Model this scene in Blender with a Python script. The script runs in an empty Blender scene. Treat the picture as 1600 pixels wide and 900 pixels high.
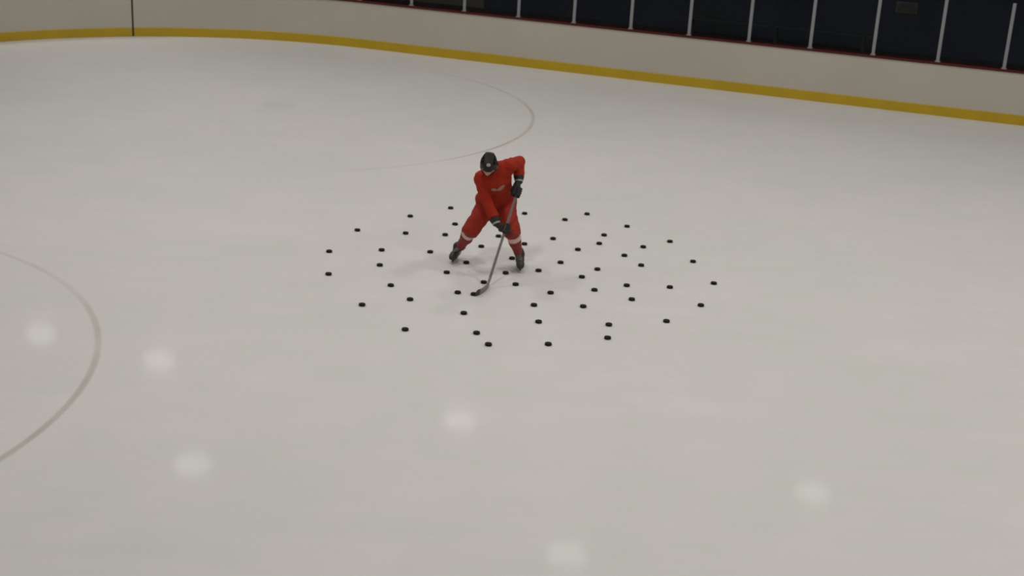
import bpy, bmesh, math, random
import numpy as np
from mathutils import Vector, Matrix, noise
C = bpy.context.scene.collection
SC = bpy.context.scene

# ------------------------------------------------------------------ camera
PITCH, ROLL, CAM_H, FOC = 0.34333, 0.05536, 5.58541, 2185.58301
cam_d = bpy.data.cameras.new('camera')
cam_d.sensor_fit = 'HORIZONTAL'; cam_d.sensor_width = 36.0
cam_d.lens = 36.0 * FOC / 1600.0
cam_d.clip_start = 0.05; cam_d.clip_end = 200
cam = bpy.data.objects.new('camera', cam_d); C.objects.link(cam)
fw = Vector((0, math.cos(PITCH), -math.sin(PITCH)))
r0 = Vector((1, 0, 0)); u0 = r0.cross(fw)
rr = r0 * math.cos(ROLL) + u0 * math.sin(ROLL)
uu = -r0 * math.sin(ROLL) + u0 * math.cos(ROLL)
M = Matrix((rr, uu, -fw)).transposed().to_4x4(); M.translation = Vector((0, 0, CAM_H))
cam.matrix_world = M
SC.camera = cam
# the phone picture is soft all over: focus sits in front of the scene
cam_d.dof.use_dof = True
cam_d.dof.focus_distance = 7.0
cam_d.dof.aperture_fstop = 5.6

# ------------------------------------------------------------------ view, world
SC.view_settings.view_transform = 'Standard'; SC.view_settings.look = 'None'
SC.view_settings.gamma = 1.0; SC.view_settings.use_curve_mapping = False
SC.view_settings.exposure = 0.0
w = bpy.data.worlds.new('world'); SC.world = w; w.use_nodes = True
w.node_tree.nodes['Background'].inputs[0].default_value = (0.9, 0.95, 1, 1)
w.node_tree.nodes['Background'].inputs[1].default_value = 0.02
LAMP_W = 82.0            # watts of each high-bay lamp
LAMP_Z = 7.0

# ------------------------------------------------------------------ materials
def mat(name, col, rough=0.6, metal=0.0, coat=0.0, coat_r=0.1, var=0.0, vscale=6.0, bump=0.0, bscale=40.0, spec=0.5):
    m = bpy.data.materials.new(name); m.use_nodes = True
    nt = m.node_tree; b = nt.nodes['Principled BSDF']
    b.inputs['Base Color'].default_value = (*col, 1); b.inputs['Roughness'].default_value = rough
    b.inputs['Metallic'].default_value = metal; b.inputs['Coat Weight'].default_value = coat
    b.inputs['Coat Roughness'].default_value = coat_r
    b.inputs['Specular IOR Level'].default_value = spec
    tc = nt.nodes.new('ShaderNodeTexCoord')
    n = nt.nodes.new('ShaderNodeTexNoise'); n.inputs['Scale'].default_value = vscale; n.inputs['Detail'].default_value = 4
    nt.links.new(tc.outputs['Object'], n.inputs['Vector'])
    r = nt.nodes.new('ShaderNodeValToRGB')
    r.color_ramp.elements[0].position = 0.3; r.color_ramp.elements[1].position = 0.7
    r.color_ramp.elements[0].color = (*[c * (1 - var) for c in col], 1)
    r.color_ramp.elements[1].color = (*[min(1, c * (1 + var)) for c in col], 1)
    nt.links.new(n.outputs['Fac'], r.inputs['Fac']); nt.links.new(r.outputs['Color'], b.inputs['Base Color'])
    if bump:
        n2 = nt.nodes.new('ShaderNodeTexNoise'); n2.inputs['Scale'].default_value = bscale
        nt.links.new(tc.outputs['Object'], n2.inputs['Vector'])
        bp = nt.nodes.new('ShaderNodeBump'); bp.inputs['Strength'].default_value = bump; bp.inputs['Distance'].default_value = 0.01
        nt.links.new(n2.outputs['Fac'], bp.inputs['Height']); nt.links.new(bp.outputs['Normal'], b.inputs['Normal'])
    return m

MT = {}
MT['board'] = mat('white_board_plastic', (0.50, 0.465, 0.40), 0.5, var=0.03, vscale=0.8)
MT['kick'] = mat('yellow_kick_plate', (0.50, 0.33, 0.008), 0.45, var=0.06, vscale=2)
MT['cap'] = mat('dark_red_cap_rail', (0.075, 0.012, 0.010), 0.7, spec=0.2, var=0.1, vscale=3)
MT['gap'] = mat('dark_gap', (0.10, 0.08, 0.06), 0.9)
MT['alu'] = mat('aluminium_post', (0.36, 0.37, 0.38), 0.45, metal=0.6, var=0.04)
MT['rubber_floor'] = mat('dark_rubber_floor', (0.018, 0.018, 0.02), 0.8, var=0.5, vscale=1.5)
MT['navy'] = mat('navy_hall_wall', (0.010, 0.014, 0.035), 0.7, var=0.5, vscale=0.6)
MT['brownwall'] = mat('brown_hall_wall', (0.10, 0.08, 0.06), 0.8, var=0.2, vscale=0.6)
MT['ceil'] = mat('dark_grey_ceiling', (0.16, 0.155, 0.15), 0.9, var=0.1, vscale=1)
MT['bench'] = mat('dark_bench_wood', (0.02, 0.026, 0.026), 0.7, var=0.3)
MT['notice'] = mat('pale_notice', (0.15, 0.13, 0.11), 0.8, var=0.3, vscale=9)
MT['puck'] = mat('black_puck_rubber', (0.009, 0.008, 0.007), 0.7, spec=0.2, var=0.2, vscale=30)
MT['lamp_shell'] = mat('grey_lamp_shell', (0.4, 0.4, 0.4), 0.5, metal=0.7)
MT['red'] = mat('red_jersey_knit', (0.34, 0.024, 0.009), 0.85, spec=0.2, var=0.10, vscale=9, bump=0.25, bscale=160)
MT['red_pants'] = mat('red_pants_nylon', (0.31, 0.028, 0.015), 0.8, spec=0.2, var=0.10, vscale=8, bump=0.2, bscale=90)
MT['red_sock'] = mat('red_sock_knit', (0.25, 0.034, 0.028), 0.85, var=0.12, vscale=14, bump=0.3, bscale=180)
MT['white_sock'] = mat('white_sock_band', (0.68, 0.48, 0.43), 0.85, var=0.06, vscale=14, bump=0.3, bscale=180)
MT['dark_red'] = mat('dark_red_collar', (0.20, 0.02, 0.015), 0.8, var=0.1)
MT['crest'] = mat('white_crest_cloth', (0.60, 0.42, 0.38), 0.8, var=0.1, vscale=40)
MT['black_glove'] = mat('black_glove_leather', (0.012, 0.012, 0.012), 0.65, var=0.3, vscale=25, bump=0.2, bscale=60)
MT['grey_trim'] = mat('grey_glove_trim', (0.30, 0.30, 0.28), 0.6, var=0.1)
MT['helmet'] = mat('black_helmet_shell', (0.012, 0.011, 0.009), 0.5, spec=0.3, var=0.2)
MT['white'] = mat('white_mark', (0.70, 0.70, 0.66), 0.5, var=0.05)
MT['boot'] = mat('black_skate_boot', (0.022, 0.019, 0.014), 0.5, var=0.3, vscale=20)
MT['holder'] = mat('dark_blade_holder', (0.02, 0.018, 0.016), 0.5, var=0.2)
MT['steel'] = mat('skate_steel', (0.55, 0.55, 0.56), 0.3, metal=1.0)
MT['lace'] = mat('grey_lace', (0.28, 0.27, 0.24), 0.8)
MT['skin'] = mat('skin', (0.56, 0.33, 0.25), 0.55, var=0.06, vscale=20)
MT['lips'] = mat('lips', (0.40, 0.16, 0.13), 0.5, var=0.05)
MT['hair'] = mat('dark_brown_hair', (0.05, 0.03, 0.02), 0.7, var=0.4, vscale=60)
MT['eye'] = mat('eye_white', (0.75, 0.73, 0.70), 0.2)
MT['iris'] = mat('dark_iris', (0.06, 0.035, 0.02), 0.2)
MT['shaft'] = mat('grey_stick_shaft', (0.17, 0.135, 0.125), 0.4, var=0.08, vscale=10)
MT['blade'] = mat('grey_stick_blade', (0.24, 0.19, 0.18), 0.55, var=0.08, vscale=14)
MT['tape'] = mat('black_stick_tape', (0.055, 0.05, 0.047), 0.8, var=0.2, vscale=40, bump=0.3, bscale=120)

# painted, snow-dusted circles in the ice, measured round the two face-off spots
SPOTS = [(-4.35786, 24.70794), (-8.60553, 12.00213)]
def ice_material():
    m = bpy.data.materials.new('rink_ice'); m.use_nodes = True; nt = m.node_tree; N = nt.nodes; L = nt.links
    b = N['Principled BSDF']
    tc = N.new('ShaderNodeTexCoord')
    def math_(op, a, c=None, clamp=False):
        n = N.new('ShaderNodeMath'); n.operation = op; n.use_clamp = clamp
        for i, v in enumerate((a, c)):
            if v is None: continue
            if isinstance(v, (int, float)): n.inputs[i].default_value = v
            else: L.new(v, n.inputs[i])
        return n.outputs[0]
    def noise_(scale, detail, rough=0.5, vec=None):
        n = N.new('ShaderNodeTexNoise'); n.inputs['Scale'].default_value = scale; n.inputs['Detail'].default_value = detail
        n.inputs['Roughness'].default_value = rough
        L.new(vec or tc.outputs['Object'], n.inputs['Vector']); return n.outputs['Fac']
    big = noise_(0.22, 3); mid = noise_(1.3, 5, 0.6)
    mp = N.new('ShaderNodeMapping'); mp.inputs['Scale'].default_value = (0.35, 3.0, 1); mp.inputs['Rotation'].default_value = (0, 0, 0.3)
    L.new(tc.outputs['Object'], mp.inputs['Vector'])
    streak = noise_(1.2, 6, 0.65, mp.outputs['Vector'])
    v = math_('ADD', math_('MULTIPLY', big, 0.45), math_('ADD', math_('MULTIPLY', mid, 0.3), math_('MULTIPLY', streak, 0.25)))
    ramp = N.new('ShaderNodeValToRGB'); ramp.color_ramp.elements[0].position = 0.34; ramp.color_ramp.elements[1].position = 0.66
    ramp.color_ramp.elements[0].color = (0.65, 0.652, 0.622, 1); ramp.color_ramp.elements[1].color = (0.745, 0.715, 0.700, 1)
    L.new(v, ramp.inputs['Fac'])
    mask = None
    sep = N.new('ShaderNodeSeparateXYZ'); L.new(tc.outputs['Object'], sep.inputs[0])
    for (cx, cy) in SPOTS:
        d = N.new('ShaderNodeVectorMath'); d.operation = 'DISTANCE'
        L.new(tc.outputs['Object'], d.inputs[0]); d.inputs[1].default_value = (cx, cy, 0)
        off = math_('ABSOLUTE', math_('SUBTRACT', d.outputs['Value'], 4.57))
        ring = math_('SUBTRACT', 1.0, math_('DIVIDE', math_('SUBTRACT', off, 0.019), 0.028), True)
        snow = N.new('ShaderNodeMapRange')
        if cx > -6: a_, lo_, hi_, t_ = 'X', -3.0, -0.6, (0.0, 1.0)
        else: a_, lo_, hi_, t_ = 'Y', 17.2, 13.9, (0.12, 1.0)
        L.new(sep.outputs[a_], snow.inputs['Value'])
        snow.inputs['From Min'].default_value = lo_; snow.inputs['From Max'].default_value = hi_
        snow.inputs['To Min'].default_value, snow.inputs['To Max'].default_value = t_
        ring = math_('MULTIPLY', ring, snow.outputs[0])
        dot = math_('MULTIPLY', math_('SUBTRACT', 1.0, math_('DIVIDE', math_('SUBTRACT', d.outputs['Value'], 0.25), 0.08), True), 0.35)
        mk = math_('MAXIMUM', ring, dot)
        mask = mk if mask is None else math_('MAXIMUM', mask, mk)
    fade = N.new('ShaderNodeMapRange'); fade.inputs['From Min'].default_value = 0.36; fade.inputs['From Max'].default_value = 0.62
    fade.inputs['To Min'].default_value = 0.22; fade.inputs['To Max'].default_value = 0.60
    L.new(noise_(0.55, 3), fade.inputs['Value'])
    mask = math_('MULTIPLY', mask, fade.outputs[0])
    mix = N.new('ShaderNodeMix'); mix.data_type = 'RGBA'
    L.new(mask, mix.inputs['Factor']); L.new(ramp.outputs['Color'], mix.inputs[6]); mix.inputs[7].default_value = (0.41, 0.32, 0.29, 1)
    L.new(mix.outputs[2], b.inputs['Base Color'])
    b.inputs['Roughness'].default_value = 0.55; b.inputs['Specular IOR Level'].default_value = 0.25
    b.inputs['Coat Weight'].default_value = 0.031; b.inputs['Coat Roughness'].default_value = 0.075; b.inputs['Coat IOR'].default_value = 1.31
    bp = N.new('ShaderNodeBump'); bp.inputs['Strength'].default_value = 0.10; bp.inputs['Distance'].default_value = 0.01
    L.new(noise_(2.2, 5, 0.6), bp.inputs['Height']); L.new(bp.outputs['Normal'], b.inputs['Coat Normal'])
    return m
MT['ice'] = ice_material()

def glass_material():
    m = bpy.data.materials.new('rink_glass'); m.use_nodes = True; nt = m.node_tree; N = nt.nodes; L = nt.links
    N.remove(N['Principled BSDF'])
    out = N['Material Output']
    tr = N.new('ShaderNodeBsdfTransparent'); tr.inputs[0].default_value = (0.86, 0.90, 0.90, 1)
    gl = N.new('ShaderNodeBsdfGlossy'); gl.inputs['Roughness'].default_value = 0.06
    fr = N.new('ShaderNodeFresnel'); fr.inputs['IOR'].default_value = 1.13
    mx = N.new('ShaderNodeMixShader')
    L.new(fr.outputs[0], mx.inputs[0]); L.new(tr.outputs[0], mx.inputs[1]); L.new(gl.outputs[0], mx.inputs[2])
    L.new(mx.outputs[0], out.inputs['Surface'])
    return m
MT['glass'] = glass_material()

# ------------------------------------------------------------------ object helpers
def link(name, me, parent=None, mats=()):
    o = bpy.data.objects.new(name, me); C.objects.link(o)
    for m in mats: me.materials.append(MT[m])
    if parent is not None: o.parent = parent
    return o
def bm_obj(name, bm, mats, parent=None, smooth=False):
    bmesh.ops.recalc_face_normals(bm, faces=bm.faces)
    me = bpy.data.meshes.new(name); bm.to_mesh(me); bm.free()
    if smooth:
        me.shade_smooth()
    return link(name, me, parent, mats if isinstance(mats, (list, tuple)) else (mats,))
def tag(o, label=None, cat=None, group=None, kind=None):
    if label: o['label'] = label
    if cat: o['category'] = cat
    if group: o['group'] = group
    if kind: o['kind'] = kind
    return o
def empty(name, loc=(0, 0, 0), rz=0):
    o = bpy.data.objects.new(name, None); C.objects.link(o); o.location = loc; o.rotation_euler = (0, 0, rz)
    o.empty_display_size = 0.1
    return o
def box(bm, cx, cy, cz, sx, sy, sz, rot=None):
    r = bmesh.ops.create_cube(bm, size=1.0)
    m = Matrix.Translation((cx, cy, cz)) @ (rot.to_4x4() if rot else Matrix()) @ Matrix.Diagonal((sx, sy, sz, 1))
    bmesh.ops.transform(bm, matrix=m, verts=r['verts'])
def lathe(bm, prof, seg=40):
    rings = []
    for (r, z) in prof:
        if r < 1e-6: rings.append([bm.verts.new((0, 0, z))])
        else: rings.append([bm.verts.new((r * math.cos(2 * math.pi * k / seg), r * math.sin(2 * math.pi * k / seg), z)) for k in range(seg)])
    for a, b in zip(rings, rings[1:]):
        for k in range(seg):
            k2 = (k + 1) % seg
            q = ([a[0]] if len(a) == 1 else [a[k], a[k2]]) + ([b[0]] if len(b) == 1 else [b[k2], b[k]])
            bm.faces.new(q)
def tube(bm, pts, rad, seg=10):
    pts = [Vector(p) for p in pts]; rings = []
    up = Vector((0, 0, 1))
    for i, p in enumerate(pts):
        t = (pts[min(i + 1, len(pts) - 1)] - pts[max(i - 1, 0)]).normalized()
        a = t.cross(up) if abs(t.dot(up)) < 0.95 else t.cross(Vector((1, 0, 0)))
        a.normalize(); b = t.cross(a); r = rad[i] if isinstance(rad, (list, tuple)) else rad
        rings.append([bm.verts.new(p + (a * math.cos(2 * math.pi * k / seg) + b * math.sin(2 * math.pi * k / seg)) * r) for k in range(seg)])
    for A, B in zip(rings, rings[1:]):
        for k in range(seg): bm.faces.new((A[k], A[(k + 1) % seg], B[(k + 1) % seg], B[k]))
    bm.faces.new(rings[0]); bm.faces.new(rings[-1])

# ------------------------------------------------------------------ rink frame: s runs along the side boards, n away from the camera
ANG, DIST, R_ARC, T0 = -0.31939, 28.11933, 7.59893, -12.99779
BOARD_H, POST_STEP, POST_S0, POST_H = 0.98717, 1.22437, -10.73059, 1.2485
DS = Vector((math.cos(ANG), math.sin(ANG), 0)); DN = Vector((-math.sin(ANG), math.cos(ANG), 0))
def rk(s, n, z=0): return DS * s + DN * n + Vector((0, 0, z))
ARC_L = R_ARC * math.pi / 2
def path(u, off=0.0):
    """point on the boards' face, off metres behind it; u runs along the boards and past the corner"""
    if u >= T0: return rk(u, DIST + off), DN.copy()
    a = (T0 - u) / R_ARC
    if a <= math.pi / 2:
        n_ = DN * math.cos(a) - DS * math.sin(a)
        return rk(T0, DIST - R_ARC) + n_ * (R_ARC + off), n_
    return rk(T0 - R_ARC - off, DIST - R_ARC - (T0 - u - ARC_L)), -DS
def u_list(a, b):
    us = [a]
    u = a
    while u < b:
        u = u + (0.35 if (T0 - ARC_L - 0.5 < u < T0 + 0.2) else 1.5); us.append(min(u, b))
    return us
def sweep(bm, us, prof):
    """prof: closed list of (off, z)"""
    rings = []
    for u in us: rings.append([bm.verts.new(path(u, o)[0] + Vector((0, 0, z))) for (o, z) in prof])
    k = len(prof)
    for A, B in zip(rings, rings[1:]):
        for i in range(k): bm.faces.new((A[i], A[(i + 1) % k], B[(i + 1) % k], B[i]))
    bm.faces.new(rings[0]); bm.faces.new(rings[-1])

# ------------------------------------------------------------------ setting
U_MIN, U_MAX = T0 - ARC_L - 16, 16.0
bm = bmesh.new()
pts = [path(u, 0.02)[0] for u in u_list(U_MIN, U_MAX)] + [rk(U_MAX, -3), rk(T0 - R_ARC - 0.02, -3)]
top = [bm.verts.new(p + Vector((0, 0, 0.0))) for p in pts]
bot = [bm.verts.new(p + Vector((0, 0, -0.03))) for p in pts]
bm.faces.new(top); bm.faces.new(bot)
for i in range(len(top)): bm.faces.new((top[i], top[(i + 1) % len(top)], bot[(i + 1) % len(top)], bot[i]))
bmesh.ops.triangulate(bm, faces=[f for f in bm.faces if len(f.verts) > 4])
ice = bm_obj('floor', bm, 'ice'); tag(ice, 'white skating rink ice with faint red face-off circles', kind='structure')

HS0, HS1, HN0, HN1, HZ = T0 - R_ARC - 7.0, 18.0, -4.0, DIST + 7.5, 8.6
def slab(name, p4, z0, z1, m):
    bm = bmesh.new()
    lo = [bm.verts.new(rk(s, n, z0)) for s, n in p4]; hi = [bm.verts.new(rk(s, n, z1)) for s, n in p4]
    bm.faces.new(lo); bm.faces.new(hi)
    for i in range(4): bm.faces.new((lo[i], lo[(i + 1) % 4], hi[(i + 1) % 4], hi[i]))
    return tag(bm_obj(name, bm, m), kind='structure')
slab('floor_hall', [(HS0, HN0), (HS1, HN0), (HS1, HN1), (HS0, HN1)], -0.13, -0.03, 'rubber_floor')
slab('ceiling', [(HS0, HN0), (HS1, HN0), (HS1, HN1), (HS0, HN1)], HZ, HZ + 0.2, 'ceil')
slab('wall_back', [(HS0, HN1), (HS1, HN1), (HS1, HN1 + 0.2), (HS0, HN1 + 0.2)], -0.13, HZ + 0.2, 'navy')
slab('wall_left', [(HS0 - 0.2, HN0 - 0.2), (HS0, HN0 - 0.2), (HS0, HN1 + 0.2), (HS0 - 0.2, HN1 + 0.2)], -0.13, HZ + 0.2, 'brownwall')
slab('wall_right', [(HS1, HN0 - 0.2), (HS1 + 0.2, HN0 - 0.2), (HS1 + 0.2, HN1 + 0.2), (HS1, HN1 + 0.2)], -0.13, HZ + 0.2, 'brownwall')
slab('wall_front', [(HS0, HN0 - 0.2), (HS1, HN0 - 0.2), (HS1, HN0), (HS0, HN0)], -0.13, HZ + 0.2, 'brownwall')

slab('wall_back_panel', [(HS0, HN1 - 0.06), (-13.0, HN1 - 0.06), (-13.0, HN1), (HS0, HN1)], -0.03, 2.6, 'brownwall')
# boards: where the dark joint of the gate stands
U_GATE = min([T0 - 0.01 * k for k in range(1200)], key=lambda u: (path(u)[0] - Vector((-8.62, 30.65, 0))).length)
BT = 0.12
for nm, a, b in (('wall_boards', U_GATE + 0.022, U_MAX), ('wall_boards_end', U_MIN, U_GATE - 0.022)):
    bm = bmesh.new(); sweep(bm, u_list(a, b), [(0, 0.0), (0, BOARD_H), (BT, BOARD_H), (BT, 0.0)])
    tag(bm_obj(nm, bm, 'board'), kind='structure')
bm = bmesh.new(); sweep(bm, [U_GATE - 0.05, U_GATE + 0.05], [(0.03, 0.0), (0.03, BOARD_H), (BT + 0.02, BOARD_H), (BT + 0.02, 0.0)])
tag(bm_obj('trim_gate_joint', bm, 'gap'), kind='structure')
for nm, a, b in (('trim_kick_plate', U_GATE + 0.022, U_MAX), ('trim_kick_plate_end', U_MIN, U_GATE - 0.022)):
    bm = bmesh.new(); sweep(bm, u_list(a, b), [(-0.014, 0.0), (-0.014, 0.185), (-0.006, 0.195), (0.0, 0.195), (0.0, 0.0)])
    tag(bm_obj(nm, bm, 'kick'), kind='structure')
bm = bmesh.new(); sweep(bm, u_list(U_MIN, U_MAX), [(-0.02, BOARD_H), (-0.02, BOARD_H + 0.03), (-0.008, BOARD_H + 0.042), (0.27, BOARD_H + 0.042), (0.28, BOARD_H + 0.03), (0.28, BOARD_H)])
tag(bm_obj('trim_cap_rail', bm, 'cap'), kind='structure')

# safety glass: aluminium posts and panes on the boards
barrier = empty('safety_glass', path(0, 0.06)[0] + Vector((0, 0, BOARD_H + 0.042)))
tag(barrier, 'clear safety glass held by slim grey aluminium posts along the top of the boards', 'glass barrier')
bloc = barrier.location
ZP = BOARD_H + 0.042
for i in range(-12, 21):
    u = POST_S0 + i * POST_STEP
    if u > U_MAX: break
    P, nn = path(u, 0.06); ang = math.atan2(nn.y, nn.x)
    bm = bmesh.new(); R3 = Matrix.Rotation(ang, 3, 'Z')
    box(bm, 0, 0, 0.62, 0.055, 0.062, 1.24); box(bm, 0, 0, 0.01, 0.10, 0.10, 0.02); box(bm, -0.030, 0, 0.62, 0.008, 0.020, 1.20)
    bmesh.ops.bevel(bm, geom=bm.edges[:], offset=0.004, segments=1, affect='EDGES')
    o = bm_obj('post', bm, 'alu', barrier); o.location = P + Vector((0, 0, ZP)) - bloc; o.rotation_euler = (0, 0, ang)
    u2 = u + POST_STEP
    if u2 > U_MAX: break
    A, _ = path(u + 0.02, 0.06); B, _ = path(u2 - 0.02, 0.06); D = B - A; mid = (A + B) / 2
    bm = bmesh.new(); box(bm, 0, 0, 0.60, D.length, 0.012, 1.20)
    o = bm_obj('glass_pane', bm, 'glass', barrier); o.location = mid + Vector((0, 0, ZP)) - bloc; o.rotation_euler = (0, 0, math.atan2(D.y, D.x))

# behind the glass: a low dark bench and a pale notice on the hall wall
b0 = rk(-5.0, DIST + 6.4); bench = empty('bench', b0, ANG)
tag(bench, 'long dark spectator bench in the gloom behind the safety glass', 'bench')
for k in range(3):
    bm = bmesh.new(); box(bm, 0, -0.13 + 0.13 * k, 0.45, 5.0, 0.11, 0.04); bmesh.ops.bevel(bm, geom=bm.edges[:], offset=0.006, segments=1, affect='EDGES')
    bm_obj('seat_plank', bm, 'bench', bench)
for k in (-2.1, 0, 2.1):
    bm = bmesh.new(); box(bm, k, -0.13, 0.2, 0.05, 0.05, 0.46); box(bm, k, 0.13, 0.2, 0.05, 0.05, 0.46); box(bm, k, 0, 0.40, 0.05, 0.31, 0.05)
    bm_obj('leg', bm, 'bench', bench)

notice = bmesh.new(); box(notice, 0, 0, 0, 0.46, 0.03, 0.22); box(notice, 0, -0.004, 0, 0.50, 0.022, 0.26)
bmesh.ops.bevel(notice, geom=notice.edges[:], offset=0.003, segments=1, affect='EDGES')
notice = bm_obj('notice_board', notice, 'notice'); notice.location = rk(-2.09, HN1 - 0.017, 1.05); notice.rotation_euler = (0, 0, ANG)
tag(notice, 'small dim pale notice on the dark wall behind the safety glass at top right', 'notice')

# ------------------------------------------------------------------ high-bay lamps
LAMPS = [(-19.9, 25.3), (-16.6, 25.15), (-9.32, 25.16), (-1.9, 25.03), (5.5, 25.1), (-13.24, 21.04), (-5.62, 20.84), (2.0, 20.9), (9.6, 20.9)]
for row, n in enumerate((16.8, 12.7, 8.6, 4.5)):
    for k in range(1 if row > 1 else 0, 4): LAMPS.append(((-16.6 if row % 2 == 0 else -12.9) + 7.4 * k, n))
LAMP_LABELS = {0: 'high-bay lamp mirrored on the ice inside the near left circle', 1: 'high-bay lamp mirrored on the ice just right of the near left circle',
    2: 'high-bay lamp mirrored on the ice low in the middle, below the pucks', 3: 'high-bay lamp mirrored on the ice at the lower right',
    5: 'high-bay lamp mirrored on the ice at lower left, nearest the left corner', 6: 'high-bay lamp mirrored faintly on the ice at the bottom edge'}
def make_lamp():
    bm = bmesh.new()
    lathe(bm, [(0.0, 0.36), (0.05, 0.36), (0.06, 0.30), (0.13, 0.28), (0.15, 0.18), (0.25, 0.13), (0.38, 0.03), (0.42, 0.0), (0.405, 0.0), (0.37, 0.03), (0.24, 0.115), (0.0, 0.12)], 32)
    o = bm_obj('high_bay_lamp', bm, 'lamp_shell', smooth=True)
    bm = bmesh.new(); tube(bm, [(0, 0, 0.35), (0, 0, HZ - LAMP_Z)], 0.012, 8)
    bm_obj('hanging_rod', bm, 'lamp_shell', o)
    ld = bpy.data.lights.new('lamp_light', 'AREA'); ld.shape = 'DISK'; ld.size = 0.74; ld.energy = LAMP_W; ld.color = (1.0, 0.975, 0.925)
    lo = bpy.data.objects.new('lamp_light', ld); C.objects.link(lo); lo.parent = o; lo.location = (0, 0, 0.02)
    return o
lamp0 = make_lamp()
for i, (s, n) in enumerate(LAMPS):
    if i == 0: o = lamp0
    else:
        o = lamp0.copy(); C.objects.link(o)
        for ch in lamp0.children:
            c = ch.copy(); C.objects.link(c); c.parent = o
    o.location = rk(s, n, LAMP_Z)
    tag(o, LAMP_LABELS.get(i, 'round grey high-bay lamp hanging over the rink, with no glow mirrored in view'), 'ceiling lamp', 'high-bay lamps over the rink')

# ------------------------------------------------------------------ signed-distance modelling of the skater
def smin(a, b, k):
    h = np.clip(0.5 + 0.5 * (b - a) / k, 0, 1)
    return b + (a - b) * h - k * h * (1 - h)
def smax(a, b, k): return -smin(-a, -b, k)
def A3(*v): return np.array(v, dtype=np.float64)
def cap(P, a, b, ra, rb=None):
    rb = ra if rb is None else rb
    a = np.asarray(a, float); b = np.asarray(b, float); ba = b - a
    t = np.clip((P - a) @ ba / (ba @ ba), 0, 1)
    return np.linalg.norm(P - a - t[:, None] * ba, axis=1) - (ra + (rb - ra) * t)
def chain(P, pts, rs, k=0.02):
    d = None
    for i in range(len(pts) - 1):
        e = cap(P, pts[i], pts[i + 1], rs[i], rs[i + 1]); d = e if d is None else smin(d, e, k)
    return d
def ell(P, c, r, R=None):
    q = P - np.asarray(c, float)
    if R is not None: q = q @ R
    r = np.asarray(r, float)
    k0 = np.linalg.norm(q / r, axis=1); k1 = np.linalg.norm(q / (r * r), axis=1) + 1e-9
    return k0 * (k0 - 1.0) / k1
def rbox(P, c, h, r, R=None):
    q = P - np.asarray(c, float)
    if R is not None: q = q @ R
    q = np.abs(q) - (np.asarray(h, float) - r)
    return np.linalg.norm(np.maximum(q, 0), axis=1) + np.minimum(q.max(axis=1), 0) - r
def plane(P, p, n):
    n = np.asarray(n, float); n = n / np.linalg.norm(n); return (P - np.asarray(p, float)) @ n
def folds(P, s=1.0, seed=0):
    a = np.sin(P[:, 0] * 31 * s + P[:, 2] * 17 * s + seed) * np.sin(P[:, 1] * 23 * s - P[:, 2] * 29 * s + 1.3 * seed)
    b = np.sin(P[:, 2] * 47 * s + P[:, 0] * 21 * s + 2.1 * seed + 2 * np.sin(P[:, 1] * 19 * s)) * 0.5
    return a + b
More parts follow.
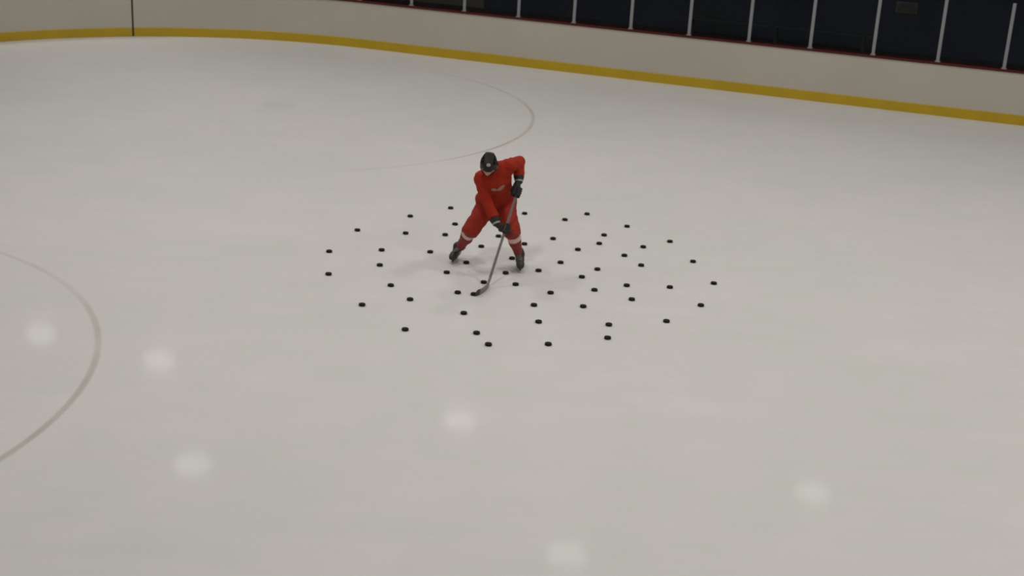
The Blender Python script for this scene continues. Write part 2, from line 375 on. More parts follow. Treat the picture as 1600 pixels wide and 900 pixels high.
def sdf_obj(name, fn, lo, hi, h, mats, parent=None, face_mat=None, smooth=True):
    """surface nets over a sparse grid -> one mesh object"""
    lo = np.array(lo, float); hi = np.array(hi, float)
    B = 6
    nb = np.maximum(np.ceil((hi - lo) / (h * B)).astype(int), 1); n = nb * B
    ctr = [lo[i] + (np.arange(nb[i]) + 0.5) * B * h for i in range(3)]
    g = np.stack(np.meshgrid(*ctr, indexing='ij'), -1).reshape(-1, 3)
    dc = fn(g).reshape(nb)
    act = np.abs(dc) < B * h * 1.35 + 0.012
    V = np.repeat(np.repeat(np.repeat(dc, B, 0), B, 1), B, 2).astype(np.float64)
    am = np.repeat(np.repeat(np.repeat(act, B, 0), B, 1), B, 2)
    idx = np.argwhere(am)
    V[am] = fn(lo + (idx + 0.5) * h)
    V[[0, -1]] = np.maximum(V[[0, -1]], h); V[:, [0, -1]] = np.maximum(V[:, [0, -1]], h); V[:, :, [0, -1]] = np.maximum(V[:, :, [0, -1]], h)
    S = V < 0
    acc = np.zeros(tuple(n - 1) + (3,)); cnt = np.zeros(tuple(n - 1))
    quads = []
    vid = -np.ones(tuple(n - 1), dtype=np.int64)
    edges = []
    for ax in range(3):
        sl0 = [slice(None)] * 3; sl1 = [slice(None)] * 3; sl0[ax] = slice(0, -1); sl1[ax] = slice(1, None)
        cr = S[tuple(sl0)] != S[tuple(sl1)]
        e = np.argwhere(cr); v0 = V[tuple(sl0)][cr]; v1 = V[tuple(sl1)][cr]
        t = v0 / (v0 - v1); pos = e.astype(float); pos[:, ax] += t
        o1, o2 = [(1, 2), (2, 0), (0, 1)][ax]
        ok = (e[:, o1] > 0) & (e[:, o2] > 0) & (e[:, o1] < n[o1] - 1) & (e[:, o2] < n[o2] - 1)
        e, pos, v0 = e[ok], pos[ok], v0[ok]
        cells = []
        for (a, b) in ((0, 0), (1, 0), (1, 1), (0, 1)):
            c = e.copy(); c[:, o1] -= a; c[:, o2] -= b; cells.append(c)
            np.add.at(acc, (c[:, 0], c[:, 1], c[:, 2]), pos); np.add.at(cnt, (c[:, 0], c[:, 1], c[:, 2]), 1)
        edges.append((cells, v0))
    used = np.argwhere(cnt > 0); vid[cnt > 0] = np.arange(len(used))
    verts = lo + (acc[cnt > 0] / cnt[cnt > 0][:, None] + 0.5) * h
    for cells, v0 in edges:
        q = np.stack([vid[c[:, 0], c[:, 1], c[:, 2]] for c in cells], 1)
        fl = v0 < 0
        q[fl] = q[fl][:, ::-1]
        quads.append(q[:, ::-1])
    quads = np.concatenate(quads)
    me = bpy.data.meshes.new(name)
    me.vertices.add(len(verts)); me.vertices.foreach_set('co', verts.astype(np.float32).ravel())
    me.loops.add(quads.size); me.loops.foreach_set('vertex_index', quads.astype(np.int32).ravel())
    me.polygons.add(len(quads)); me.polygons.foreach_set('loop_start', np.arange(0, quads.size, 4, dtype=np.int32))
    me.polygons.foreach_set('loop_total', np.full(len(quads), 4, dtype=np.int32))
    if face_mat is not None:
        me.polygons.foreach_set('material_index', face_mat(verts[quads].mean(axis=1)).astype(np.int32))
    me.update(calc_edges=True); me.validate()
    if smooth: me.shade_smooth()
    return link(name, me, parent, mats if isinstance(mats, (list, tuple)) else (mats,))

# joints, metres, relative to the ice between the skates (x to the photo's right, -y towards the camera)
O = Vector((-0.31, 16.45, 0.0))
RHIP, LHIP = A3(-0.040, 0.14, 0.735), A3(0.160, 0.14, 0.740)
RKN, LKN = A3(-0.235, -0.15, 0.470), A3(0.280, -0.25, 0.500)
RANK, LANK = A3(-0.372, 0.070, 0.165), A3(0.375, -0.110, 0.180)
RSH, LSH = A3(-0.138, -0.16, 1.150), A3(0.185, -0.12, 1.300)
NECK = A3(0.040, -0.17, 1.285)
HEAD = A3(-0.050, -0.33, 1.352)
REL, LEL = A3(-0.075, -0.200, 0.925), A3(0.308, 0.14, 1.285)
RWR, LWR = A3(0.080, -0.385, 0.655), A3(0.322, -0.02, 1.090)
HEEL, BUTT = A3(0.022, -0.851, 0.030), A3(0.345, -0.045, 1.112)
ST_DIR = (BUTT - HEEL) / np.linalg.norm(BUTT - HEEL)
LGRIP = HEEL + ST_DIR * 1.232 ; RGRIP = HEEL + ST_DIR * 0.745
BUTT = HEEL + ST_DIR * 1.305

player = empty('person', O)
tag(player, 'ice hockey skater in red jersey, pants and socks, bent forward over a stick among pucks', 'person')

# head frame: columns = lateral (to the photo's right), forward, up
pit = math.radians(43); yaw = math.radians(6)
fwd = A3(-math.sin(yaw) * math.cos(pit), -math.cos(yaw) * math.cos(pit), -math.sin(pit))
lat = np.cross(A3(0, 0, 1), fwd); lat = lat / np.linalg.norm(lat)
tilt = math.radians(-6)
upv = np.cross(fwd, lat); lat, upv = lat * math.cos(tilt) + upv * math.sin(tilt), -lat * math.sin(tilt) + upv * math.cos(tilt)
HR = np.stack([lat, fwd, upv], 1)
def hq(P): return (P - HEAD) @ HR
def head_sdf(P):
    q = hq(P); qa = q.copy(); qa[:, 0] = np.abs(q[:, 0])
    d = ell(q, (0, -0.012, 0.028), (0.074, 0.095, 0.092))
    d = smin(d, ell(q, (0, 0.030, -0.050), (0.054, 0.056, 0.068)), 0.035)
    d = smin(d, ell(q, (0, 0.060, -0.100), (0.024, 0.022, 0.020)), 0.020)      # chin
    d = smin(d, cap(qa, (0.0, 0.082, 0.030), (0.045, 0.066, 0.030), 0.012, 0.008), 0.014)   # brow
    d = smax(d, -ell(qa, (0.031, 0.096, 0.006), (0.020, 0.016, 0.013)), 0.010)  # eye sockets
    d = smin(d, cap(q, (0, 0.086, 0.014), (0, 0.106, -0.028), 0.007, 0.012), 0.010)  # nose
    d = smin(d, ell(qa, (0.011, 0.096, -0.031), (0.009, 0.010, 0.007)), 0.006)
    d = smin(d, ell(qa, (0.042, 0.055, -0.018), (0.022, 0.022, 0.018)), 0.020)  # cheeks
    d = smin(d, cap(qa, (0.0, 0.087, -0.058), (0.018, 0.080, -0.060), 0.006, 0.004), 0.006)   # lips
    d = smin(d, cap(qa, (0.0, 0.085, -0.069), (0.015, 0.079, -0.067), 0.007, 0.004), 0.006)
    d = smax(d, -cap(qa, (0.0, 0.095, -0.0635), (0.020, 0.086, -0.064), 0.0022), 0.003)
    ear = smax(ell(qa, (0.078, -0.008, -0.005), (0.012, 0.020, 0.032)), -ell(qa, (0.088, -0.004, -0.002), (0.007, 0.011, 0.019)), 0.006)
    return smin(d, ear, 0.008)
RMID, LMID = (RHIP + RSH) / 2, (LHIP + LSH) / 2
PEL = (RHIP + LHIP) / 2
def body_sdf(P):
    d = head_sdf(P)
    t = cap(P, HEAD + HR @ A3(0, -0.035, -0.05), NECK + A3(0, 0.03, -0.04), 0.052, 0.062)
    d = smin(d, t, 0.03)
    chest = (RSH + LSH) / 2 + A3(0, 0.04, -0.10)
    tor = smin(cap(P, RSH + A3(.04, .03, -.05), LSH + A3(-.04, .03, -.05), 0.072), cap(P, chest, PEL + A3(0, 0.0, 0.10), 0.105, 0.10), 0.08)
    tor = smin(tor, cap(P, RHIP, LHIP, 0.10), 0.08)
    d = smin(d, tor, 0.04)
    for sh, el, wr, g in ((RSH, REL, RWR, RGRIP), (LSH, LEL, LWR, LGRIP)):
        a = smin(cap(P, sh, el, 0.052, 0.040), cap(P, el, wr, 0.039, 0.028), 0.02)
        a = smin(a, cap(P, wr, wr + (g - wr) * 0.25, 0.024, 0.018), 0.01)
        d = smin(d, a, 0.03)
    for hp, kn, an in ((RHIP, RKN, RANK), (LHIP, LKN, LANK)):
        calf = kn * 0.65 + an * 0.35 + A3(0, 0.015, 0)
        l = smin(cap(P, hp, kn, 0.085, 0.055), smin(cap(P, kn, an, 0.050, 0.030), ell(P, calf, (0.052, 0.052, 0.08)), 0.03), 0.02)
        d = smin(d, l, 0.03)
        d = smin(d, cap(P, an, an + A3(0, -0.01, -0.06), 0.030, 0.022), 0.01)
    return d
def body_face(Cc):
    q = hq(Cc); m = (np.abs(q[:, 0]) < 0.019) & (q[:, 1] > 0.078) & (q[:, 2] < -0.055) & (q[:, 2] > -0.074)
    return m
sdf_obj('body', body_sdf, (-0.50, -0.55, 0.06), (0.50, 0.36, 1.54), 0.0055, ['skin', 'lips'], player, body_face)
for sx in (-1, 1):
    c = HEAD + HR @ A3(0.031 * sx, 0.078, 0.006)
    bm = bmesh.new(); bmesh.ops.create_uvsphere(bm, u_segments=20, v_segments=12, radius=0.0125)
    e = bm_obj('eye', bm, 'eye', player, True); e.location = Vector(c)
    bm = bmesh.new(); bmesh.ops.create_uvsphere(bm, u_segments=16, v_segments=10, radius=0.0062)
    i = bm_obj('iris', bm, 'iris', e, True); i.location = Vector(HR @ A3(0, 0.0080, -0.002))
def hair_sdf(P):
    q = hq(P)
    d = ell(q, (0, -0.016, 0.024), (0.081, 0.099, 0.094))
    d = smax(d, q[:, 1] - 0.060 + 0.9 * np.maximum(0.05 - q[:, 2], 0), 0.01)
    d = smax(d, -q[:, 2] - 0.075, 0.01)
    return d + 0.0012 * np.sin(q[:, 0] * 300) * np.sin(q[:, 2] * 90)
sdf_obj('hair', hair_sdf, HEAD - 0.15, HEAD + 0.15, 0.004, 'hair', player)

# --- helmet: shell with ridges and slots, ear guards, chin strap, front mark
def helmet_out(q):
    d = ell(q, (0, -0.008, 0.036), (0.101, 0.128, 0.108))
    d = smin(d, rbox(q, (0, -0.010, 0.085), (0.060, 0.105, 0.052), 0.045), 0.03)
    qa = np.abs(q[:, 0])
    rdg = np.exp(-((qa - 0.045) / 0.010) ** 2) * (q[:, 2] > 0.02)
    return d - 0.004 * rdg
def helmet_sdf(P):
    q = hq(P); qa = q.copy(); qa[:, 0] = np.abs(q[:, 0])
    o = helmet_out(q)
    d = smax(o, -(o + 0.014), 0.003)
    brow = q[:, 2] - 0.030
    d = smax(d, -(q[:, 2] - (0.030 - 0.42 * np.maximum(0.085 - q[:, 1], 0))), 0.004)       # lower rim rises to the brow
    d = smax(d, -(q[:, 2] + 0.062), 0.004)
    for y0 in (-0.060, -0.015, 0.030):
        d = smax(d, -rbox(qa, (0.066, y0, 0.125), (0.007, 0.017, 0.06), 0.006), 0.003)
    return d
helm = sdf_obj('helmet', helmet_sdf, HEAD - 0.2, HEAD + 0.2, 0.0038, 'helmet', player)
def guard_sdf(P):
    q = hq(P); qa = q.copy(); qa[:, 0] = np.abs(q[:, 0])
    if SIDE: qa[:, 0] = q[:, 0] * SIDE
    g = smax(ell(qa, (0.088, -0.002, -0.025), (0.013, 0.036, 0.045)), -ell(qa, (0.090, -0.002, -0.025), (0.03, 0.018, 0.024)), 0.004)
    return g
for SIDE in (-1, 1): sdf_obj('ear_guard', guard_sdf, HEAD - 0.16, HEAD + 0.16, 0.0035, 'helmet', helm)
bm = bmesh.new()
sp = [HEAD + HR @ A3(0.088 * math.cos(a), -0.002 + 0.072 * max(0, math.sin(a)) ** 1.3, -0.055 - 0.068 * math.sin(a)) for a in np.linspace(0, math.pi, 25)]
tube(bm, [Vector(p) for p in sp], 0.006, 8); bm_obj('chin_strap', bm, 'helmet', helm, True)
def patch(name, outline_fn, org, ux, uz, dr, sdf, size, m, parent, res=26, lift=0.004):
    """a cloth mark laid on a surface: grid points marched along dr until they meet the sdf"""
    us = np.linspace(-size[0], size[0], res); vs = np.linspace(-size[1], size[1], res)
    G = np.array([[u, v] for u in us for v in vs])
    P = org + G[:, :1] * ux + G[:, 1:] * uz
    for _ in range(60):
        P = P + np.clip(sdf(P), -0.02, 0.05)[:, None] * dr
    P = P - dr * lift
    inside = outline_fn(G).reshape(res, res); bm = bmesh.new()
    vv = [bm.verts.new(p) for p in P]
    for i in range(res - 1):
        for j in range(res - 1):
            if inside[i, j] and inside[i + 1, j] and inside[i, j + 1] and inside[i + 1, j + 1]:
                bm.faces.new([vv[i * res + j], vv[(i + 1) * res + j], vv[(i + 1) * res + j + 1], vv[i * res + j + 1]])
    for v in list(bm.verts):
        if not v.link_faces: bm.verts.remove(v)
    bmesh.ops.solidify(bm, geom=bm.faces[:], thickness=0.003)
    return bm_obj(name, bm, m, parent)
patch('front_mark', lambda G: (np.abs(G[:, 0] / 0.026) ** 2 + np.abs(G[:, 1] / 0.020) ** 2) < 1, HEAD + HR @ A3(0.006, -0.008 + 0.165, 0.036 + 0.180), HR[:, 0], HR @ A3(0, -0.74, 0.67), HR @ A3(0, -0.67, -0.74),
      lambda P: helmet_out(hq(P)), (0.028, 0.022), 'white', helm, 60)

# --- jersey
def neckhole(P): return cap(P, NECK + A3(0.00, 0.03, 0.0), HEAD + HR @ A3(0, -0.02, -0.02), 0.066, 0.075)
def jersey_sdf(P, raw=False):
    chest = (RSH + LSH) / 2 + A3(0.0, 0.05, -0.12)
    t = cap(P, RSH + A3(0.015, 0.03, -0.03), LSH + A3(-0.02, 0.03, -0.03), 0.098, 0.092)
    t = smin(t, cap(P, chest, PEL + A3(0, -0.01, 0.08), 0.160, 0.165), 0.07)
    t = smin(t, cap(P, RSH + A3(0.055, 0.03, -0.06), RHIP + A3(0.03, -0.02, 0.06), 0.105, 0.125), 0.05)
    t = smin(t, cap(P, LSH + A3(-0.065, 0.03, -0.08), LHIP + A3(-0.03, -0.02, 0.06), 0.105, 0.125), 0.05)
    t = smin(t, cap(P, NECK + A3(-0.06, 0.02, -0.02), NECK + A3(0.04, 0.02, 0.0), 0.075, 0.080), 0.05)
    t = smin(t, cap(P, RHIP + A3(0.0, -0.005, 0.06), LHIP + A3(-0.005, -0.005, 0.06), 0.160, 0.160), 0.04)
    fo = folds(P, 1.0, 0.7)
    t = t + 0.0055 * fo
    t = smax(t, plane(P, PEL + A3(0, 0, -0.055 + 0.0), (0.04, 0.18, -1)), 0.012)         # hem
    for k, (sh, el, wr) in enumerate(((RSH, REL, RWR), (LSH, LEL, LWR))):
        cut = wr + (el - wr) * 0.20
        rr_ = (0.080, 0.070, 0.058) if k == 0 else (0.088, 0.076, 0.062)
        a = smin(cap(P, sh, el, rr_[0], rr_[1]), cap(P, el, wr, rr_[1] - 0.002, rr_[2]), 0.025)
        a = a + 0.005 * folds(P, 1.5, 3.1 + k)
        a = smax(a, plane(P, cut, wr - el), 0.008)
        t = smin(t, a, 0.022)
    return t if raw else smax(t, -neckhole(P), 0.010)
jersey = sdf_obj('jersey', jersey_sdf, (-0.34, -0.44, 0.58), (0.46, 0.42, 1.46), 0.0065, 'red', player)
def wing(G):
    x, y = G[:, 0] / 1.2, G[:, 1] / 1.35
    a = ((x - 0.030) / 0.036) ** 2 + ((y - 0.012 - 0.5 * (x - 0.03)) / 0.024) ** 2 < 1
    b = ((x + 0.042) / 0.030) ** 2 + ((y + 0.004) / 0.017) ** 2 < 1
    c = (np.abs(x + 0.004) < 0.030) & (np.abs(y + 0.004 - 0.2 * x) < 0.006)
    return a | b | c
patch('chest_crest', wing, A3(0.078, -0.75, 1.03), A3(1, 0, 0), A3(0, -0.2, 0.98), A3(0, 1, 0), jersey_sdf, (0.098, 0.068), 'crest', jersey, 80)
def collar_sdf(P):
    return np.sqrt((neckhole(P) - 0.002) ** 2 + (jersey_sdf(P, True) * 0.7) ** 2) - 0.0085
sdf_obj('collar', collar_sdf, NECK - 0.17, NECK + 0.17, 0.0035, 'dark_red', jersey)

# --- pants
def leg_cut(hp, kn, f): return hp + (kn - hp) * f
def pants_sdf(P):
    d = cap(P, RHIP + A3(0, 0, 0.03), LHIP + A3(0, 0, 0.03), 0.150, 0.150)
    for k, (hp, kn) in enumerate(((RHIP, RKN), (LHIP, LKN))):
        l = cap(P, hp + A3(0, -0.01, 0), kn, 0.136, (0.096, 0.090)[k])
        l = smin(l, cap(P, kn + (hp - kn) * 0.2, kn, 0.106, 0.096), 0.03)
        l = l + 0.004 * folds(P, 1.2, 5 + k)
        end = kn + (kn - hp) * (0.13 if k == 0 else 0.06)
        l = smax(l, plane(P, end, (kn - hp) + A3(0, 0, -0.12)), 0.010)
        d = smin(d, l, 0.022)
    return d + 0.003 * folds(P, 0.9, 2)
sdf_obj('pants', pants_sdf, (-0.42, -0.46, 0.34), (0.54, 0.38, 0.98), 0.0065, 'red_pants', player)

# --- socks: red with a pale band under the knee
for nm, kn, an in (('R', RKN, RANK), ('L', LKN, LANK)):
    ax = (an - kn); Ln = np.linalg.norm(ax)
    def sock(P, kn=kn, an=an):
        calf = kn * 0.70 + an * 0.30 + A3(0, 0.02, 0)
        d = smin(cap(P, kn, an, 0.078, 0.052), ell(P, calf, (0.078, 0.074, 0.11)), 0.03)
        d = smin(d, ell(P, kn + A3(0, -0.012, 0), (0.084, 0.082, 0.088)), 0.03)
        return smax(d + 0.0025 * folds(P, 1.8, 4), plane(P, an + (kn - an) * 0.08, an - kn), 0.006)
    def band(Cc, kn=kn, an=an, nm=nm):
        t = (Cc - kn) @ (an - kn) / ((an - kn) @ (an - kn))
        return (t > (0.06 if nm == 'R' else 0.08)) & (t < (0.26 if nm == 'R' else 0.30))
    lo = np.minimum(kn, an) - 0.13; hi = np.maximum(kn, an) + 0.13
    sdf_obj('sock', sock, lo, hi, 0.0036, ['red_sock', 'white_sock'], player, band)

# --- skates
def make_skate(an, foot, fdir):
    f = A3(*fdir, 0); f = f / np.linalg.norm(f); s = A3(-f[1], f[0], 0); z = A3(0, 0, 1)
    W = lambda a, b, c: foot + f * a + s * b + z * c
    ankle = an
    def boot(P):
        d = cap(P, W(-0.085, 0, 0.108), W(0.090, 0, 0.092), 0.047, 0.045)
        d = smin(d, cap(P, W(0.060, 0, 0.097), W(0.125, 0, 0.093), 0.050, 0.040), 0.02)
        d = smin(d, cap(P, W(-0.060, 0, 0.110), ankle * 0.5 + W(-0.050, 0, 0.2) * 0.5, 0.049, 0.054), 0.03)
        top = ankle + (ankle - W(-0.04, 0, 0.10)) * 0.55
        d = smin(d, cap(P, ankle * 0.5 + W(-0.05, 0, 0.2) * 0.5, top, 0.056, 0.064), 0.03)
        d = smin(d, cap(P, W(0.05, 0, 0.13), top + f * 0.03, 0.026, 0.026), 0.025)     # tongue
        d = smax(d, -plane(P, W(0, 0, 0.060), z), 0.004)
        return smax(d, plane(P, top + z * 0.035, top - W(-0.04, 0, 0.10)), 0.006)
    c = (foot + ankle) / 2; lo = np.minimum(foot, ankle) - A3(0.2, 0.2, 0.1); hi = np.maximum(foot, ankle) + A3(0.2, 0.2, 0.16)
    sk = sdf_obj('skate', boot, lo, hi, 0.0048, 'boot', player)
    def holder(P):
        d = rbox(P, W(0, 0, 0.066), (0.128, 0.032, 0.007), 0.005, np.stack([f, s, z], 1))
        for x0 in (-0.085, 0.085):
            d = smin(d, cap(P, W(x0, 0, 0.062), W(x0 * 1.08, 0, 0.036), 0.022, 0.010), 0.012)
        d = smin(d, cap(P, W(-0.118, 0, 0.034), W(0.118, 0, 0.034), 0.0085), 0.010)
        return d
    sdf_obj('blade_holder', holder, foot + A3(-0.17, -0.17, 0.0), foot + A3(0.17, 0.17, 0.1), 0.004, 'holder', sk)
    bm = bmesh.new(); prof = []
    for t in np.linspace(-1, 1, 25): prof.append((t * 0.142, 0.0005 + 0.028 * max(0, abs(t) - 0.78) ** 2 / 0.0484))
    ring = [(a, b) for a, b in prof] + [(0.138, 0.036), (-0.138, 0.036)]
    L1 = [bm.verts.new(W(a, -0.002, b)) for a, b in ring]; L2 = [bm.verts.new(W(a, 0.002, b)) for a, b in ring]
    bm.faces.new(L1); bm.faces.new(L2[::-1])
    for i in range(len(ring)): bm.faces.new((L1[i], L1[(i + 1) % len(ring)], L2[(i + 1) % len(ring)], L2[i]))
    bmesh.ops.triangulate(bm, faces=[q for q in bm.faces if len(q.verts) > 4])
    bm_obj('skate_blade', bm, 'steel', sk)
    bm = bmesh.new(); top = ankle + (ankle - W(-0.04, 0, 0.10)) * 0.55
    a0, a1 = W(0.062, 0, 0.145), top + f * 0.062
    for k in range(7):
        c = a0 + (a1 - a0) * (k / 6)
        g = f * 0.6 + z * 0.8; cc = c.copy()
        for _ in range(12): cc = cc - g * boot(cc[None])[0]
        p = []
        for j in np.linspace(-0.026, 0.026, 7):
            pj = cc + s * j
            for _ in range(8): pj = pj - g * boot(pj[None])[0] * 0.8
            p.append(Vector(pj + g * 0.002))
        tube(bm, p, 0.0028, 6)
    bm_obj('laces', bm, 'lace', sk, True)
make_skate(RANK, A3(-0.418, 0.040, 0.0), (-0.25, -1.0))
make_skate(LANK, A3(0.392, -0.155, 0.0), (0.05, -1.0))

# --- gloves: palm, four curled fingers, thumb, flared cuff
def make_glove(wr, el, grip, side, thumb_s=1.0):
    a = ST_DIR
    wv = grip - wr; wv = wv - a * (wv @ a); wv = wv / np.linalg.norm(wv)
    b = np.cross(a, wv) * side; R0 = 0.016
    G = lambda x, y, t: grip + wv * x + b * y + a * t
    def hand(P):
        d = None
        for k in range(4):
            t = (-0.042 + 0.028 * k); ln = (0.88, 1.0, 0.97, 0.82)[k]
            kn = G(0.012, R0 + 0.028, t)
            m = cap(P, wr * 0.55 + G(-0.05, R0 + 0.02, t * 0.5) * 0.45, kn, 0.022, 0.020)
            fg = chain(P, [kn, G(0.048 * ln + 0.004, R0 + 0.006, t), G(0.040 * ln, -R0 - 0.010, t), G(0.004, -R0 - 0.018, t)], [0.0150, 0.0142, 0.0135, 0.0125], 0.004)
            roll = ell(P, kn + b * 0.008 - wv * 0.020, (0.021, 0.021, 0.021))
            kk = smin(smin(m, fg, 0.008), roll, 0.008)
            d = kk if d is None else smin(d, kk, 0.004)
        d = smin(d, cap(P, wr, G(-0.040, R0 + 0.020, 0), 0.043, 0.034), 0.02)
        th = chain(P, [G(-0.060, R0 + 0.004, -0.035 * thumb_s * -1), G(-0.030, -R0 - 0.006, 0.052 * thumb_s), G(0.014, -R0 - 0.016, 0.060 * thumb_s)], [0.022, 0.0175, 0.015], 0.008)
        return smin(d, th, 0.012)
    lo = np.minimum(wr, grip) - 0.14; hi = np.maximum(wr, grip) + 0.14
    g = sdf_obj('glove', hand, lo, hi, 0.0042, 'black_glove', player)
    u = (el - wr) / np.linalg.norm(el - wr)
    def cuff(P):
        q = P - wr; h = q @ u; rad = np.linalg.norm(q - h[:, None] * u, axis=1)
        ro = 0.050 + 0.26 * np.clip(h, -0.03, 0.11)
        d = smax(rad - ro, np.abs(h - 0.022) - 0.045, 0.008)
        return smax(d, -(rad - ro + 0.010) - 1e9 * (h < 0.012), 0.004)
    sdf_obj('cuff', cuff, wr - 0.16, wr + 0.16, 0.0032, ['black_glove', 'grey_trim'], g,
            lambda Cc: (((Cc - wr) @ u > -0.012) & ((Cc - wr) @ u < 0.008)))
    return g
make_glove(RWR, REL, RGRIP, 1, -1)
make_glove(LWR, LEL, LGRIP, -1, -1)

# ------------------------------------------------------------------ hockey stick (held, so a thing of its own)
stick = empty('hockey_stick', O + Vector((0.022, -0.851, 0.0)))
tag(stick, 'long grey hockey stick with a curved blade resting on the ice', 'hockey stick')
SO = A3(0.022, -0.851, 0.0)
fr = np.cross(ST_DIR, A3(0, 0, 1)); fr /= np.linalg.norm(fr); fu = np.cross(fr, ST_DIR)
SR = np.stack([fr, fu, ST_DIR], 1)
S0 = HEEL + ST_DIR * 0.04
def shaft(P):
    c = (S0 + BUTT) / 2; return rbox(P, c, (0.015, 0.0125, np.linalg.norm(BUTT - S0) / 2), 0.004, SR)
def to_stick(fn): return lambda P: fn(P + SO)
bm = bmesh.new()
for (a_, b_) in ((S0, BUTT),):
    c = (a_ + b_) / 2 - SO; L_ = np.linalg.norm(b_ - a_)
    box(bm, *c, 0.030, 0.021, L_, Matrix([list(r) for r in SR]))
bmesh.ops.bevel(bm, geom=[e for e in bm.edges if e.calc_length() > 0.5], offset=0.005, segments=3, affect='EDGES')
bm_obj('shaft', bm, 'shaft', stick)
bm = bmesh.new(); c = BUTT - ST_DIR * 0.07 - SO
tube(bm, [Vector(BUTT - ST_DIR * 0.15 - SO), Vector(BUTT - ST_DIR * 0.005 - SO), Vector(BUTT - ST_DIR * 0.003 - SO), Vector(BUTT + ST_DIR * 0.012 - SO)], [0.0185, 0.0185, 0.022, 0.021], 14)
bm_obj('butt_tape', bm, 'tape', stick, True)
# blade: lofted along its curve on the ice, heel to toe
def bez(t):
    p0, p1, p2, p3 = A3(0.026, -0.835, 0), A3(0.010, -0.945, 0), A3(-0.030, -1.105, 0), A3(-0.112, -1.190, 0)
    return p0 * (1 - t) ** 3 + 3 * p1 * t * (1 - t) ** 2 + 3 * p2 * t * t * (1 - t) + p3 * t ** 3
def blade_mesh(t0, t1, ext, nsec=22):
    bm = bmesh.new(); rings = []
    for i in range(nsec):
        t = t0 + (t1 - t0) * i / (nsec - 1); p = bez(t); tg = bez(min(t + .01, 1)) - bez(max(t - .01, 0)); tg /= np.linalg.norm(tg)
        nn = A3(-tg[1], tg[0], 0)
        hgt = (0.062 + 0.012 * t) * (1 if t < 0.86 else math.sqrt(max(0.02, 1 - ((t - 0.86) / 0.15) ** 2)))
        zc = 0.003 + (0.074 - hgt) * 0.12 * (t > 0.86); th = 0.005 + 0.006 * (1 - t) + ext
        lean = 0.10
        rings.append([bm.verts.new(p - SO + nn * (sx * th + lean * z0) + A3(0, 0, z0)) for sx, z0 in
                      ((-0.6, zc - ext * 0.3), (0.6, zc - ext * 0.3), (1, zc + 0.010), (1, zc + hgt - 0.008), (0.6, zc + hgt + ext), (-0.6, zc + hgt + ext), (-1, zc + hgt - 0.008), (-1, zc + 0.010))])
    for A_, B_ in zip(rings, rings[1:]):
        for k in range(8): bm.faces.new((A_[k], A_[(k + 1) % 8], B_[(k + 1) % 8], B_[k]))
    bm.faces.new(rings[0]); bm.faces.new(rings[-1])
    return bm
bl = bm_obj('blade', blade_mesh(0, 1, 0), 'blade', stick, True)
bm_obj('blade_tape', blade_mesh(0.80, 1.0, 0.0012, 10), 'tape', bl, True)
bm = bmesh.new()
tube(bm, [Vector(S0 + ST_DIR * 0.06 - SO), Vector(S0 - SO), Vector(HEEL + A3(0.003, 0.002, 0.010) - SO), Vector(A3(0.020, -0.880, 0.035) - SO)], [0.0135, 0.0145, 0.016, 0.010], 10)
bm_obj('hosel', bm, 'blade', stick, True)

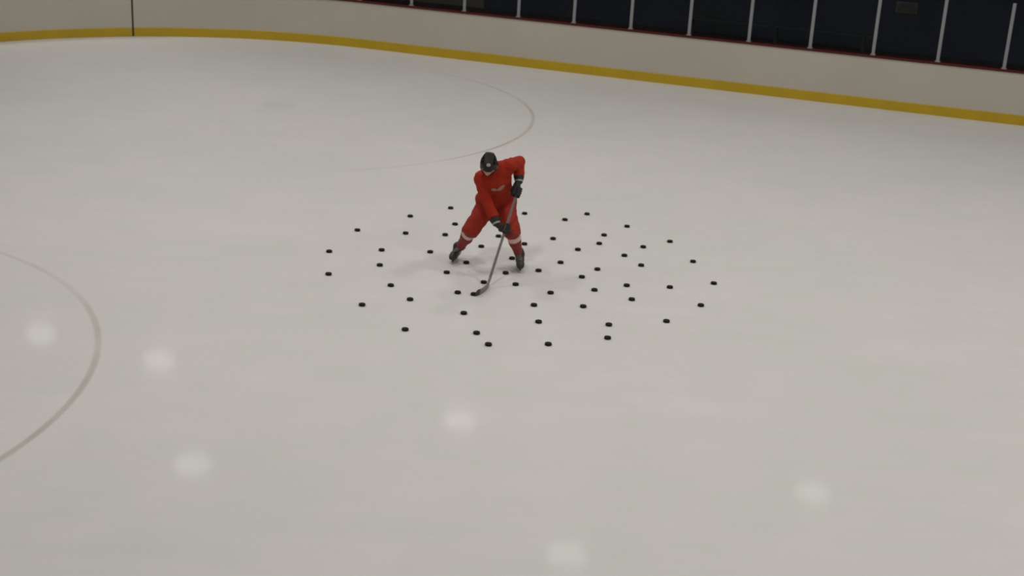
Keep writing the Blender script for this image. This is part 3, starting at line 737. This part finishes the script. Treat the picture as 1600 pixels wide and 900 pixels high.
# ------------------------------------------------------------------ pucks
PUCKS = [
    (-2.194, 15.728, 'black puck, leftmost, the nearer of the far left pair'),
    (-2.307, 16.576, 'black puck, at the far left, the farther of the far left pair'),
    (-2.069, 17.514, 'black puck, third from the left of all the pucks, level with the skater knees'),
    (-1.677, 14.755, 'black puck, fourth from the left of all the pucks, nearer than the stick blade'),
    (-1.629, 16.159, 'black puck, fifth from the left of all the pucks, level with the skater skates'),
    (-1.668, 16.746, 'black puck, sixth from the left of all the pucks, level with the skater skates'),
    (-1.423, 15.453, 'black puck, seventh from the left of all the pucks, level with the stick blade'),
    (-1.129, 14.073, 'black puck, eighth from the left of all the pucks, nearer than the stick blade'),
    (-1.433, 17.497, 'black puck, ninth from the left of all the pucks, level with the skater knees'),
    (-1.158, 15.015, 'black puck, tenth from the left of all the pucks, level with the stick blade'),
    (-1.440, 18.272, 'black puck, eleventh from the left of all the pucks, level with the skater hips'),
    (-1.057, 16.777, 'black puck, twelfth from the left of all the pucks, level with the skater skates'),
    (-0.915, 17.525, 'black puck, thirteenth from the left of all the pucks, level with the skater knees'),
    (-0.801, 16.025, 'black puck, fourteenth from the left of all the pucks, level with the skater skates'),
    (-0.918, 18.770, 'black puck, farthest left of the skater, level with his hips'),
    (-0.814, 18.020, 'black puck, sixteenth from the left of all the pucks, level with the skater knees'),
    (-0.629, 15.334, 'black puck, seventeenth from the left of all the pucks, level with the stick blade'),
    (-0.524, 14.670, 'black puck, eighteenth from the left of all the pucks, nearer than the stick blade'),
    (-0.584, 16.438, 'black puck, just right of the skate on the photo left'),
    (-0.440, 15.305, 'dark puck touching the tip of the stick blade'),
    (-0.356, 14.088, 'black puck, twenty-first from the left of all the pucks, nearer than the stick blade'),
    (-0.424, 17.116, 'black puck, in open ice between the legs of the skater'),
    (-0.340, 15.742, 'black puck, beside the lower end of the stick shaft'),
    (-0.217, 13.775, 'black puck, lowest in the photo, at left of the stray low ones'),
    (-0.215, 17.592, 'black puck, seen directly under the lower glove'),
    (-0.088, 16.127, 'black puck, between the stick shaft and the skate at right'),
    (-0.019, 16.703, 'black puck, touching the left edge of the skate on the right'),
    (0.041, 15.730, 'black puck, twenty-eighth from the left of all the pucks, level with the stick blade'),
    (0.129, 17.318, 'black puck, half hidden behind the skater shin on the right'),
    (0.118, 18.701, 'black puck, right beside the hips of the skater, below the upper glove'),
    (0.262, 15.055, 'black puck, thirtieth from the right of all the pucks, nearer than the stick blade'),
    (0.314, 16.283, 'black puck, twenty-ninth from the right of all the pucks, level with the skater skates'),
    (0.316, 14.529, 'black puck, twenty-eighth from the right of all the pucks, nearer than the stick blade'),
    (0.420, 13.878, 'black puck, lowest right of the skater'),
    (0.457, 15.503, 'black puck, twenty-sixth from the right of all the pucks, level with the stick blade'),
    (0.505, 17.615, 'black puck, twenty-fifth from the right of all the pucks, level with the skater knees'),
    (0.591, 16.644, 'black puck, twenty-fourth from the right of all the pucks, level with the skater skates'),
    (0.677, 18.510, 'black puck, twenty-third from the right of all the pucks, level with the skater hips'),
    (0.822, 17.208, 'black puck, twenty-second from the right of all the pucks, level with the skater skates'),
    (0.844, 16.137, 'black puck, twenty-first from the right of all the pucks, level with the skater skates'),
    (0.830, 15.101, 'black puck, twentieth from the right of all the pucks, nearer than the stick blade'),
    (0.994, 18.846, 'black puck, nineteenth from the right of all the pucks, level with the skater hips'),
    (0.981, 15.687, 'black puck, eighteenth from the right of all the pucks, level with the stick blade'),
    (1.046, 16.459, 'black puck, seventeenth from the right of all the pucks, level with the skater skates'),
    (1.112, 17.515, 'black puck, sixteenth from the right of all the pucks, level with the skater knees'),
    (1.192, 17.899, 'black puck, fifteenth from the right of all the pucks, level with the skater knees'),
    (1.068, 14.156, 'black puck, nearer of the close pair low on the right'),
    (1.100, 14.559, 'black puck, farther of the close pair low on the right'),
    (1.417, 17.069, 'black puck, twelfth from the right of all the pucks, level with the skater skates'),
    (1.379, 15.913, 'black puck, eleventh from the right of all the pucks, level with the stick blade'),
    (1.527, 18.358, 'black puck, tenth from the right of all the pucks, level with the skater knees'),
    (1.410, 15.430, 'black puck, ninth from the right of all the pucks, level with the stick blade'),
    (1.608, 16.710, 'black puck, eighth from the right of all the pucks, level with the skater skates'),
    (1.687, 17.474, 'black puck, seventh from the right of all the pucks, level with the skater knees'),
    (1.761, 14.770, 'black puck, sixth from the right of all the pucks, nearer than the stick blade'),
    (2.064, 17.776, 'black puck, fifth from the right of all the pucks, level with the skater knees'),
    (1.902, 15.937, 'black puck, fourth from the right of all the pucks, level with the stick blade'),
    (2.289, 16.977, 'black puck, third from the right of all the pucks, level with the skater skates'),
    (2.214, 15.358, 'black puck, second from the right of all the pucks, nearer than the stick blade'),
    (2.460, 16.171, 'black puck, rightmost of the whole scatter'),
]

bm = bmesh.new()
lathe(bm, [(0.0, 0.0), (0.0352, 0.0), (0.0375, 0.0015), (0.0381, 0.004), (0.0381, 0.008), (0.0376, 0.0095), (0.0376, 0.0159), (0.0381, 0.0174), (0.0381, 0.0214), (0.0375, 0.0239), (0.0352, 0.0254), (0.0300, 0.0254), (0.0296, 0.0250), (0.0, 0.0250)], 48)
puck0 = bm_obj('hockey_puck', bm, 'puck')
for i, (x, y, lab) in enumerate(PUCKS):
    o = puck0 if i == 0 else puck0.copy()
    if i: C.objects.link(o)
    o.location = (x, y, 0.0005); o.rotation_euler = (0, 0, i * 0.7)
    tag(o, lab, 'puck', 'pucks scattered over the ice')
